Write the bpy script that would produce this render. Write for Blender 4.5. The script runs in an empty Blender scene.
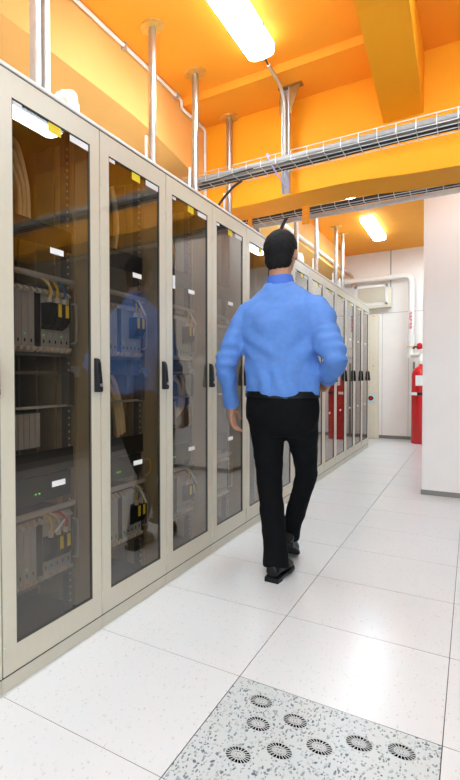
import bpy, bmesh, math, random
from mathutils import Vector, Matrix
random.seed(7)
PI = math.pi
scene = bpy.context.scene
COL = scene.collection

# ------------------------------------------------------------------ camera
cam_d = bpy.data.cameras.new('camera')
cam = bpy.data.objects.new('camera', cam_d)
COL.objects.link(cam)
F_PX, CX, CY = 520.0, 84.0, 390.8
yaw, pitch, roll = 0.6418, -0.0235, -0.0067
fw = Vector((-math.sin(yaw)*math.cos(pitch), math.cos(yaw)*math.cos(pitch), math.sin(pitch)))
rt = Vector((math.cos(yaw), math.sin(yaw), 0))
up = rt.cross(fw)
r2 = rt*math.cos(roll) + up*math.sin(roll)
u2 = up*math.cos(roll) - rt*math.sin(roll)
m = Matrix((r2, u2, -fw)).transposed().to_4x4()
m.translation = Vector((1.2862, -1.8436, 1.0942))
cam.matrix_world = m
cam_d.sensor_fit = 'HORIZONTAL'
cam_d.sensor_width = 36.0
cam_d.lens = F_PX/460*36
cam_d.shift_x = (230-CX)/460
cam_d.shift_y = -(390-CY)/460
cam_d.clip_start = 0.05
scene.camera = cam

# ------------------------------------------------------------------ world, exposure
w = bpy.data.worlds.new('world'); scene.world = w
w.use_nodes = True
w.node_tree.nodes['Background'].inputs[0].default_value = (0.74, 0.90, 1.05, 1)
w.node_tree.nodes['Background'].inputs[1].default_value = 5.0
vs = scene.view_settings
vs.view_transform = 'Standard'; vs.look = 'None'; vs.gamma = 1.0
vs.exposure = 1.32
try: vs.use_curve_mapping = False
except Exception: pass
scene.cycles.max_bounces = 10
scene.cycles.transparent_max_bounces = 24
scene.cycles.diffuse_bounces = 6
scene.cycles.glossy_bounces = 6
LAMP = 19.0
LAMP_COL = (0.74, 0.91, 1.03)

# ------------------------------------------------------------------ materials
MATS = {}
def mat(name, col, rough=0.5, metal=0.0, noise=0.0, nscale=20.0, bump=0.0, bscale=60.0, spec=0.5, emit=None, coat=0.0):
    if name in MATS: return MATS[name]
    mt = bpy.data.materials.new(name); mt.use_nodes = True
    nt = mt.node_tree; b = nt.nodes['Principled BSDF']
    b.inputs['Base Color'].default_value = (*col, 1)
    b.inputs['Roughness'].default_value = rough
    b.inputs['Metallic'].default_value = metal
    b.inputs['Specular IOR Level'].default_value = spec
    b.inputs['Coat Weight'].default_value = coat
    if emit:
        b.inputs['Emission Color'].default_value = (*emit[0], 1)
        b.inputs['Emission Strength'].default_value = emit[1]
    if noise or bump:
        tc = nt.nodes.new('ShaderNodeTexCoord')
    if noise:
        n = nt.nodes.new('ShaderNodeTexNoise'); n.inputs['Scale'].default_value = nscale; n.inputs['Detail'].default_value = 4
        nt.links.new(tc.outputs['Object'], n.inputs['Vector'])
        r = nt.nodes.new('ShaderNodeValToRGB')
        r.color_ramp.elements[0].position = 0.3; r.color_ramp.elements[1].position = 0.7
        r.color_ramp.elements[0].color = (*[c*(1-noise) for c in col], 1)
        r.color_ramp.elements[1].color = (*[min(1, c*(1+noise)) for c in col], 1)
        nt.links.new(n.outputs['Fac'], r.inputs['Fac']); nt.links.new(r.outputs['Color'], b.inputs['Base Color'])
    if bump:
        n2 = nt.nodes.new('ShaderNodeTexNoise'); n2.inputs['Scale'].default_value = bscale; n2.inputs['Detail'].default_value = 5
        nt.links.new(tc.outputs['Object'], n2.inputs['Vector'])
        bp = nt.nodes.new('ShaderNodeBump'); bp.inputs['Strength'].default_value = bump; bp.inputs['Distance'].default_value = 0.01
        nt.links.new(n2.outputs['Fac'], bp.inputs['Height']); nt.links.new(bp.outputs['Normal'], b.inputs['Normal'])
    MATS[name] = mt
    return mt

ORANGE = mat('orange_paint', (0.96, 0.385, 0.032), 0.6, noise=0.03, nscale=3, bump=0.05, bscale=40, spec=0.2)
YELLOW = mat('yellow_orange_paint', (0.95, 0.385, 0.014), 0.6, noise=0.03, nscale=3, bump=0.05, bscale=40, spec=0.2)
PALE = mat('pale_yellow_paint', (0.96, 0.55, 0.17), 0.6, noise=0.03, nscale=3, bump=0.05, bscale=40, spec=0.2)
WHITE_WALL = mat('white_wall_paint', (0.84, 0.80, 0.76), 0.45, noise=0.02, nscale=4, bump=0.04, bscale=80)
GREY_WALL = mat('grey_wall_paint', (0.06, 0.058, 0.056), 0.6, noise=0.02, nscale=4)
BEIGE = mat('beige_enamel', (0.62, 0.575, 0.455), 0.38, noise=0.015, nscale=30, bump=0.02, bscale=400)
EDGE = mat('tile_edge_trim', (0.16, 0.15, 0.14), 0.7)
LID = mat('pale_roof_enamel', (0.78, 0.76, 0.70), 0.45, noise=0.03, nscale=12)
HOLE = mat('dark_hole', (0.004, 0.004, 0.004), 0.9, spec=0.0)
GAP = mat('dark_gap', (0.05, 0.045, 0.035), 0.7)
INNER = mat('dark_inner_panel', (0.035, 0.032, 0.028), 0.6, noise=0.1, nscale=8)
TAN = mat('tan_inner_panel', (0.36, 0.30, 0.20), 0.5, noise=0.06, nscale=10)
STEEL = mat('zinc_steel', (0.52, 0.53, 0.55), 0.28, metal=0.9, noise=0.08, nscale=25)
GALV = mat('galvanised_steel', (0.55, 0.55, 0.54), 0.42, metal=0.6, noise=0.08, nscale=25)
RACK = mat('rack_steel', (0.14, 0.14, 0.135), 0.45, metal=0.3)
BRONZE = mat('brown_bracket', (0.30, 0.15, 0.03), 0.45, metal=0.3, noise=0.15, nscale=30)
BRASS = mat('yellow_zinc_plate', (0.80, 0.55, 0.16), 0.3, metal=0.7, noise=0.1, nscale=30)
BLACK = mat('black_plastic', (0.006, 0.006, 0.007), 0.5, spec=0.25)
BLACKPAN = mat('black_painted_panel', (0.018, 0.017, 0.017), 0.5)
CARD = mat('grey_card_front', (0.42, 0.43, 0.45), 0.45, metal=0.2, noise=0.04, nscale=40)
CARDB = mat('dark_card_front', (0.02, 0.021, 0.023), 0.45)
EJECT = mat('pale_ejector', (0.60, 0.56, 0.50), 0.4)
WHITE_PL = mat('white_plastic', (0.85, 0.84, 0.80), 0.4, noise=0.02, nscale=20)
CONDUIT = mat('cream_conduit', (0.55, 0.49, 0.38), 0.45)
PAPER = mat('white_label', (0.88, 0.88, 0.86), 0.6)
YTAG = mat('yellow_label', (0.85, 0.66, 0.02), 0.6)
CREAM = mat('cream_cable', (0.74, 0.62, 0.38), 0.5, noise=0.06, nscale=30)
YCAB = mat('yellow_cable', (0.75, 0.50, 0.03), 0.5)
BLUECAB = mat('blue_cable', (0.03, 0.16, 0.42), 0.5)
LAV = mat('lavender_cable', (0.50, 0.45, 0.75), 0.5)
GREYCAB = mat('grey_cable', (0.30, 0.285, 0.26), 0.5, noise=0.05, nscale=30)
BLKCAB = mat('black_cable', (0.02, 0.02, 0.022), 0.5)
DUCT = mat('grey_conduit', (0.42, 0.42, 0.41), 0.45)
REDCAB = mat('red_cable', (0.6, 0.03, 0.02), 0.5)
RED = mat('red_enamel', (0.62, 0.012, 0.015), 0.25, noise=0.03, nscale=8)
REDPRINT = mat('red_print', (0.75, 0.08, 0.08), 0.6)
BASEB = mat('grey_baseboard', (0.22, 0.21, 0.19), 0.5)
PINK = mat('pink_insulation', (0.72, 0.45, 0.33), 0.7)
CYANPL = mat('pale_blue_plate', (0.62, 0.76, 0.74), 0.5)
GREENLED = mat('green_led', (0.1, 0.8, 0.1), 0.5, emit=((0.25, 1, 0.2), 1.2))
LENS_RIM = mat('lamp_rim', (0.92, 0.92, 0.90), 0.4, emit=(LAMP_COL, 2.6))
LENS = mat('lamp_diffuser', (0.95, 0.95, 0.93), 0.4, emit=(LAMP_COL, LAMP))
LAMPBODY = mat('white_lamp_body', (0.85, 0.84, 0.82), 0.4)
PANELW = mat('cream_panel_paint', (0.76, 0.71, 0.57), 0.4, noise=0.015, nscale=10)
SKIN = mat('skin', (0.42, 0.20, 0.115), 0.5, noise=0.06, nscale=30, bump=0.05, bscale=200)
HAIRM = mat('black_hair', (0.008, 0.007, 0.007), 0.75, spec=0.2, noise=0.4, nscale=60, bump=0.6, bscale=120)
SHIRT = mat('blue_cotton', (0.085, 0.205, 0.53), 0.8, noise=0.05, nscale=40, bump=0.2, bscale=14)
COLLAR = mat('blue_collar', (0.045, 0.13, 0.50), 0.75)
TROUS = mat('black_wool', (0.004, 0.004, 0.0048), 0.9, noise=0.1, nscale=60, bump=0.15, bscale=25, spec=0.12)
LEATHER = mat('black_leather', (0.006, 0.006, 0.006), 0.4, spec=0.25, bump=0.05, bscale=60)
EYEW = mat('eye_white', (0.8, 0.78, 0.74), 0.3)
LIP = mat('lip', (0.35, 0.12, 0.09), 0.5)

def glass_mat():
    mt = bpy.data.materials.new('smoked_glass'); mt.use_nodes = True
    nt = mt.node_tree; nt.nodes.clear()
    out = nt.nodes.new('ShaderNodeOutputMaterial'); mix = nt.nodes.new('ShaderNodeMixShader')
    tr = nt.nodes.new('ShaderNodeBsdfTransparent'); gl = nt.nodes.new('ShaderNodeBsdfGlossy'); fr = nt.nodes.new('ShaderNodeFresnel')
    tr.inputs[0].default_value = (0.80, 0.76, 0.71, 1); gl.inputs['Roughness'].default_value = 0.0
    gl.inputs['Color'].default_value = (0.95, 0.95, 0.95, 1)
    # the pane is not refracted, so both of its faces reflect like an air-to-glass surface
    ge = nt.nodes.new('ShaderNodeNewGeometry'); io = nt.nodes.new('ShaderNodeMix'); io.data_type = 'FLOAT'
    io.inputs[2].default_value = 1.62; io.inputs[3].default_value = 1/1.62
    nt.links.new(ge.outputs['Backfacing'], io.inputs[0]); nt.links.new(io.outputs[0], fr.inputs['IOR'])
    nt.links.new(fr.outputs[0], mix.inputs[0]); nt.links.new(tr.outputs[0], mix.inputs[1]); nt.links.new(gl.outputs[0], mix.inputs[2])
    nt.links.new(mix.outputs[0], out.inputs[0])
    return mt
GLASS = glass_mat()

def tile_mat(name, base, fleck, scale, lo, hi, rough, warm=0.0):
    mt = bpy.data.materials.new(name); mt.use_nodes = True
    nt = mt.node_tree; b = nt.nodes['Principled BSDF']; L = nt.links
    geo = nt.nodes.new('ShaderNodeNewGeometry')
    mp = nt.nodes.new('ShaderNodeMapping'); mp.inputs['Scale'].default_value = (1.0, 0.55, 1)
    L.new(geo.outputs['Position'], mp.inputs[0])
    dn = nt.nodes.new('ShaderNodeTexNoise'); dn.inputs['Scale'].default_value = 30
    L.new(geo.outputs['Position'], dn.inputs['Vector'])
    ad = nt.nodes.new('ShaderNodeVectorMath'); ad.operation = 'MULTIPLY_ADD'
    ad.inputs[1].default_value = (0.02, 0.02, 0); L.new(dn.outputs['Color'], ad.inputs[0]); L.new(mp.outputs[0], ad.inputs[2])
    v = nt.nodes.new('ShaderNodeTexVoronoi'); v.inputs['Scale'].default_value = scale
    L.new(ad.outputs[0], v.inputs['Vector'])
    v2 = nt.nodes.new('ShaderNodeSeparateColor'); L.new(v.outputs['Color'], v2.inputs[0])
    # only some cells carry a fleck
    lt = nt.nodes.new('ShaderNodeMath'); lt.operation = 'LESS_THAN'; lt.inputs[1].default_value = lo
    L.new(v2.outputs[0], lt.inputs[0])
    near = nt.nodes.new('ShaderNodeMath'); near.operation = 'LESS_THAN'; near.inputs[1].default_value = hi
    L.new(v.outputs['Distance'], near.inputs[0])
    mul = nt.nodes.new('ShaderNodeMath'); mul.operation = 'MULTIPLY'; L.new(lt.outputs[0], mul.inputs[0]); L.new(near.outputs[0], mul.inputs[1])
    rr = nt.nodes.new('ShaderNodeMath'); rr.operation = 'MULTIPLY'; L.new(mul.outputs[0], rr.inputs[0]); L.new(v2.outputs[1], rr.inputs[1])
    mx = nt.nodes.new('ShaderNodeMix'); mx.data_type = 'RGBA'
    mx.inputs[6].default_value = (*base, 1); mx.inputs[7].default_value = (*fleck, 1)
    L.new(rr.outputs[0], mx.inputs[0])
    cl = nt.nodes.new('ShaderNodeTexNoise'); cl.inputs['Scale'].default_value = 2.2; cl.inputs['Detail'].default_value = 5
    L.new(geo.outputs['Position'], cl.inputs['Vector'])
    cr = nt.nodes.new('ShaderNodeValToRGB'); cr.color_ramp.elements[0].color = (0.93, 0.93, 0.93, 1); cr.color_ramp.elements[1].color = (1, 1, 1, 1)
    L.new(cl.outputs['Fac'], cr.inputs[0])
    m2 = nt.nodes.new('ShaderNodeMix'); m2.data_type = 'RGBA'; m2.blend_type = 'MULTIPLY'; m2.inputs[0].default_value = 1
    L.new(mx.outputs[2], m2.inputs[6]); L.new(cr.outputs[0], m2.inputs[7]); L.new(m2.outputs[2], b.inputs['Base Color'])
    b.inputs['Roughness'].default_value = rough
    b.inputs['Specular IOR Level'].default_value = 0.35
    return mt
TILE = tile_mat('white_vinyl_tile', (0.66, 0.665, 0.66), (0.54, 0.52, 0.47), 120, 0.32, 0.33, 0.24)
PERF = tile_mat('terrazzo_panel', (0.54, 0.57, 0.56), (0.07, 0.11, 0.13), 135, 0.80, 0.44, 0.35)

# ------------------------------------------------------------------ mesh helpers
class MB:
    def __init__(s): s.v = []; s.f = []
    def add(s, vs_, fs):
        o = len(s.v); s.v += [tuple(q) for q in vs_]; s.f += [tuple(i+o for i in f) for f in fs]; return s
    def box(s, a, b):
        (x0, y0, z0), (x1, y1, z1) = a, b
        return s.add([(x0,y0,z0),(x1,y0,z0),(x1,y1,z0),(x0,y1,z0),(x0,y0,z1),(x1,y0,z1),(x1,y1,z1),(x0,y1,z1)],
                     [(0,3,2,1),(4,5,6,7),(0,1,5,4),(1,2,6,5),(2,3,7,6),(3,0,4,7)])
    def prism(s, poly, axis, lo, hi):
        # poly: list of 2-D points in the plane normal to axis (x: y,z ; y: x,z ; z: x,y)
        def P(p, t): return (t, p[0], p[1]) if axis == 'x' else (p[0], t, p[1]) if axis == 'y' else (p[0], p[1], t)
        n = len(poly)
        fs = [tuple(range(n))[::-1], tuple(range(n, 2*n))] + [(i, (i+1) % n, n+(i+1) % n, n+i) for i in range(n)]
        return s.add([P(p, lo) for p in poly]+[P(p, hi) for p in poly], fs)
    def tube(s, pts, r, n=10, cap=True):
        pts = [Vector(p) for p in pts]; k = len(pts)
        rs = r if isinstance(r, (list, tuple)) else [r]*k
        t0 = (pts[1]-pts[0]).normalized()
        nrm = t0.orthogonal().normalized(); vs_ = []
        for i in range(k):
            t = ((pts[min(i+1, k-1)]-pts[max(i-1, 0)])).normalized()
            nrm = (nrm - t*nrm.dot(t)).normalized(); bn = t.cross(nrm)
            rr = rs[i]; ra, rb = rr if isinstance(rr, (list, tuple)) else (rr, rr)
            for j in range(n):
                a = 2*PI*j/n; vs_.append(pts[i]+nrm*math.cos(a)*ra+bn*math.sin(a)*rb)
        fs = [(i*n+j, i*n+(j+1) % n, (i+1)*n+(j+1) % n, (i+1)*n+j) for i in range(k-1) for j in range(n)]
        if cap: fs += [tuple(range(n))[::-1], tuple(range((k-1)*n, k*n))]
        return s.add(vs_, fs)
    def rings(s, rows, n=24, cap=True):
        # rows: (centre, half x, half y) horizontal ellipses
        vs_ = []
        for c, a, b in rows:
            for j in range(n):
                t = 2*PI*j/n; vs_.append((c[0]+a*math.cos(t), c[1]+b*math.sin(t), c[2]))
        k = len(rows)
        fs = [(i*n+j, i*n+(j+1) % n, (i+1)*n+(j+1) % n, (i+1)*n+j) for i in range(k-1) for j in range(n)]
        if cap: fs += [tuple(range(n))[::-1], tuple(range((k-1)*n, k*n))]
        return s.add(vs_, fs)
    def ball(s, c, r, n=16, mrings=10):
        c = Vector(c); r = r if isinstance(r, (list, tuple)) else (r, r, r)
        rows = []
        for i in range(1, mrings):
            a = PI*i/mrings; rows.append(((c.x, c.y, c.z-math.cos(a)*r[2]), math.sin(a)*r[0], math.sin(a)*r[1]))
        return s.rings(rows, n)
    def lathe(s, prof, c, n=24):
        return s.rings([((c[0], c[1], c[2]+z), max(r, 1e-4), max(r, 1e-4)) for r, z in prof], n)
    def make(s, name, material, parent=None, smooth=False, bevel=0.0):
        me = bpy.data.meshes.new(name); me.from_pydata(s.v, [], s.f); me.update()
        bm = bmesh.new(); bm.from_mesh(me)
        bmesh.ops.recalc_face_normals(bm, faces=bm.faces)
        if bevel:
            es = [e for e in bm.edges if len(e.link_faces) == 2 and e.calc_face_angle(0) > 0.6]
            bmesh.ops.bevel(bm, geom=es, offset=bevel, segments=2, profile=0.5, affect='EDGES', clamp_overlap=True)
        bm.to_mesh(me); bm.free()
        if smooth:
            for p in me.polygons: p.use_smooth = True
            try: me.set_sharp_from_angle(angle=math.radians(45))
            except Exception: pass
        me.materials.append(material)
        o = bpy.data.objects.new(name, me); COL.objects.link(o)
        if parent is not None: o.parent = parent; o.matrix_parent_inverse = parent_inv(parent)
        return o
def parent_inv(p):
    # world coordinates of meshes are kept: undo the root's own offset
    mw = Matrix.Identity(4); q = p
    while q is not None:
        mw = Matrix.LocRotScale(q.location, q.rotation_euler, q.scale) @ mw if q.parent is None else q_local(q, mw)
        q = q.parent
    return mw.inverted()
def q_local(q, mw): return q.matrix_parent_inverse @ Matrix.LocRotScale(q.location, q.rotation_euler, q.scale) @ mw

def tag(o, label, cat, group=None, kind=None):
    if label: o['label'] = label
    if cat: o['category'] = cat
    if group: o['group'] = group
    if kind: o['kind'] = kind
    return o
def thing(name, label, cat, loc=(0, 0, 0), group=None):
    o = bpy.data.objects.new(name, None); COL.objects.link(o); o.location = loc; o.empty_display_size = 0.05
    return tag(o, label, cat, group)
def struct(o): o['kind'] = 'structure'; return o
def copy_tree(o, parent=None):
    c = o.copy(); COL.objects.link(c)
    if parent is not None: c.parent = parent
    for ch in [x for x in KIDS.get(o.name, [])]: 
        d = copy_tree(ch, c)
        KIDS.setdefault(c.name, []).append(d)
    return c
KIDS = {}
def index_kids():
    KIDS.clear()
    for o in COL.objects:
        if o.parent is not None: KIDS.setdefault(o.parent.name, []).append(o)
def bez(pts, n=12):
    # Catmull-Rom through points
    P = [Vector(p) for p in pts]; P = [P[0]*2-P[1]]+P+[P[-1]*2-P[-2]]; out = []
    for i in range(1, len(P)-2):
        for k in range(n):
            t = k/n; a, b, c, d = P[i-1:i+3]
            out.append(0.5*((2*b)+(c-a)*t+(2*a-5*b+4*c-d)*t*t+(3*b-3*c+d-a)*t**3))
    out.append(P[-2]); return out

# ------------------------------------------------------------------ room shell
XR, YB, YF, ZC = 3.0, -3.6, 8.72, 3.3
XL = -2.6
fl = struct(MB().box((XL, YB, -0.1), (XR, YF, -0.012)).make('floor', GAP))
tile0 = None
for i in range(5):
    for j in range(-6, 15):
        x0, y0 = i*0.612, j*0.6
        if y0+0.6 > YF: continue
        if i == 1 and j == -1: continue
        if tile0 is None:
            g = 0.0011
            tile0 = MB().box((g, g, -0.012), (0.612-g, 0.6-g, 0)).make('tile', TILE)
            tile0.data.materials.append(EDGE)          # black edge trim of the raised-floor tiles
            for p in tile0.data.polygons:
                if abs(p.normal.z) < 0.5: p.material_index = 1
            tile0.location = (x0, y0, 0); tile0.parent = fl
        else:
            t = tile0.copy(); COL.objects.link(t); t.location = (x0, y0, 0)
tl = MB().box((0, 8.4, -0.012), (XR, YF, 0)).make('tile', TILE, fl)
tl2 = MB().box((XL, YB, -0.012), (-0.001, YF, 0)).make('tile_strip', TILE, fl)

struct(MB().box((XL, YB, ZC), (XR, YF, ZC+0.1)).make('ceiling', ORANGE))
struct(MB().box((XL-0.1, YB, 0), (XL, YF, ZC)).make('wall_left', WHITE_WALL))
struct(MB().box((XR, YB, 0), (XR+0.1, YF, ZC)).make('wall_right', GREY_WALL))
WX0, WX1, WZ0, WZ1 = 0.2, 2.8, 0.9, 2.5
bw = MB().box((XL, YB-0.1, 0), (WX0, YB, ZC)).box((WX1, YB-0.1, 0), (XR, YB, ZC)).box((WX0, YB-0.1, 0), (WX1, YB, WZ0)).box((WX0, YB-0.1, WZ1), (WX1, YB, ZC))
struct(bw.make('wall_back', WHITE_WALL))
wf = MB()
for x in (WX0, (WX0+WX1)/2-0.02, WX1-0.04): wf.box((x, YB-0.07, WZ0), (x+0.04, YB-0.02, WZ1))
for z in (WZ0, WZ1-0.04): wf.box((WX0, YB-0.07, z), (WX1, YB-0.02, z+0.04))
wn_ = struct(wf.make('window_added_fill_1', WHITE_WALL))  # added window behind the camera, put in as a cool daylight fill
pd = bpy.data.lights.new('added_daylight_portal', 'AREA'); pd.shape = 'RECTANGLE'; pd.size = WX1-WX0; pd.size_y = WZ1-WZ0; pd.cycles.is_portal = True  # samples the sky through the added fill window
po = bpy.data.objects.new('added_daylight_portal', pd); COL.objects.link(po); po.location = ((WX0+WX1)/2, YB-0.09, (WZ0+WZ1)/2); po.rotation_euler = (PI/2, 0, PI)
fw_ = struct(MB().box((XL, YF, 0), (XR, YF+0.1, ZC)).make('wall_far', GAP))
# far wall cladding: separate panels with recessed joints
xs = [XL, 0.0, 0.396, 1.25, XR]
for a, b in zip(xs[:-1], xs[1:]):
    MB().box((a+0.002, YF-0.012, 0.055), (b-0.002, YF, 2.211)).make('wall_panel', WHITE_WALL, fw_, bevel=0.002)
MB().box((XL, YF-0.012, 2.216), (XR, YF, ZC)).make('wall_panel', WHITE_WALL, fw_, bevel=0.002)
struct(MB().box((XL, YF-0.016, 0), (XR, YF-0.001, 0.05)).make('baseboard_far', BASEB))
struct(MB().box((XR-0.014, YB, 0), (XR, YF, 0.08)).make('baseboard_right', BASEB))

# lowered strip of ceiling in front of the cross beam
struct(MB().box((-0.59, 1.965, 3.24), (0.765, 2.42, ZC)).make('ceiling_drop', ORANGE))
# haunched longitudinal beam over the cabinets
def lowz(y):
    d = min(abs(y-2.42), abs(y-2.80))
    if 2.42 <= y <= 2.80: d = 0
    if d > 1.35: return 2.897
    t = 1-d/1.35
    return 2.897-0.14*t*t*(1.4-0.4*t)
ys = [YB+0.0]+[1.0+0.071*i for i in range(1, 21)]+[2.75+0.075*i for i in range(0, 20)]+[5.5, 7.2]+[7.4+0.11*i for i in range(12)]+[YF]
poly = [(y, lowz(y)) for y in ys]+[(YF, ZC), (YB, ZC)]
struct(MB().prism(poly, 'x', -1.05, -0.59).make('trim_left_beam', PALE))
# cross beam, gently arched soffit
def archz(x):
    return 2.51+0.016*math.sin(max(0, min(1, (x+0.1)/1.0))*PI) - 0.03*max(0, min(1, (x-0.6)/0.7))
pl = [(-0.59+0.09*i, archz(-0.59+0.09*i)) for i in range(40)]
pl = [(XL, 2.50)]+[p for p in pl if p[0] < XR-0.02]+[(XR, archz(XR))]+[(XR, ZC), (XL, ZC)]
struct(MB().prism(pl, 'y', 2.42, 2.81).make('trim_cross_beam', YELLOW))
# haunched beam on the right, running into the cross beam
pr = [(YB, 3.10), (0.2, 3.10), (0.9, 3.095), (1.34, 3.067), (1.55, 3.035), (1.74, 3.005), (1.915, 2.98), (2.2, 2.925), (2.42, 2.89)]
struct(MB().prism(pr+[(2.42, ZC), (YB, ZC)], 'x', 0.765, 1.004).make('trim_right_beam', YELLOW))
# pillar standing out on the right
struct(MB().box((0.915, 3.88, 0), (1.60, 4.50, ZC)).make('wall_pillar', WHITE_WALL, bevel=0.006))
struct(MB().box((0.909, 3.872, 0), (1.606, 4.508, 0.045)).make('baseboard_pillar', BASEB))

# ------------------------------------------------------------------ perforated floor panel
pf = MB().box((0.6137, -0.5983, -0.012), (1.2223, -0.0017, 0.0)).make('perforated_panel', PERF, fl)
vents = [(.751,-.393),(.842,-.3065),(.932,-.22),(1.024,-.134),(1.130,-.100),(.724,-.104),(.753,-.224),(.843,-.140),
         (.842,-.50),(.932,-.42),(1.024,-.50)]
R0 = 0.0375
vd = MB(); vd.lathe([(R0-0.003, 0.0003), (0.001, 0.0004)], (0, 0, 0), 32)
v0 = thing('vent_insert', None, None); 
bpy.data.objects.remove(v0)
def ring_mb(mb, r0, r1, z0, z1, n=36, a0=0, a1=2*PI):
    full = abs(a1-a0-2*PI) < 1e-6; k = n+1 if not full else n; vv = []
    for i in range(k):
        a = a0+(a1-a0)*i/n
        for r, z in ((r0, z0), (r1, z0), (r1, z1), (r0, z1)): vv.append((r*math.cos(a), r*math.sin(a), z))
    fs = []
    for i in range(n):
        j = (i+1) % k
        for q in range(4): fs.append((i*4+q, j*4+q, j*4+(q+1) % 4, i*4+(q+1) % 4))
    if not full: fs += [(0, 1, 2, 3), tuple((k-1)*4+q for q in (3, 2, 1, 0))]
    mb.add(vv, fs); return mb
GRILLE = mat('grey_grille_plastic', (0.52, 0.53, 0.52), 0.4)
cupo = vd.make('vent_insert', HOLE, pf); cupo.location = (vents[0][0], vents[0][1], 0)
gm = MB(); ring_mb(gm, R0-0.0015, R0, 0, 0.0022); ring_mb(gm, 0.0178, 0.0195, 0.0004, 0.002); ring_mb(gm, 0.0065, 0.0085, 0.0004, 0.002)
gm.lathe([(0.0045, 0.0004), (0.0045, 0.002)], (0, 0, 0), 12)
for i in range(20):
    a = 2*PI*i/20
    d = Vector((math.cos(a), math.sin(a), 0)); nn = Vector((-d.y, d.x, 0))
    def bar(ra, rb, wd):
        q = [d*ra-nn*wd, d*rb-nn*wd*1.3, d*rb+nn*wd*1.3, d*ra+nn*wd]
        gm.add([(p.x, p.y, 0.0004) for p in q]+[(p.x, p.y, 0.0019) for p in q], [(0,1,2,3),(4,5,6,7),(0,1,5,4),(1,2,6,5),(2,3,7,6),(3,0,4,7)])
    bar(0.019, R0-0.002, 0.0008)
    bar(0.008, 0.0182, 0.0009)
# the grille stays a piece of the insert's own mesh (third level limit)
me = cupo.data; bm = bmesh.new(); bm.from_mesh(me)
tmp = bpy.data.meshes.new('grille'); tmp.from_pydata(gm.v, [], gm.f); nf = len(bm.faces); bm.from_mesh(tmp)
bm.faces.ensure_lookup_table()
for f in bm.faces[nf:]: f.material_index = 1
bm.to_mesh(me); bm.free(); me.materials.append(GRILLE); bpy.data.meshes.remove(tmp)
cupo.matrix_parent_inverse = Matrix.Identity(4)
for x, y in vents[1:]:
    c = cupo.copy(); COL.objects.link(c); c.location = (x, y, 0); c.rotation_euler.z = random.random()

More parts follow.
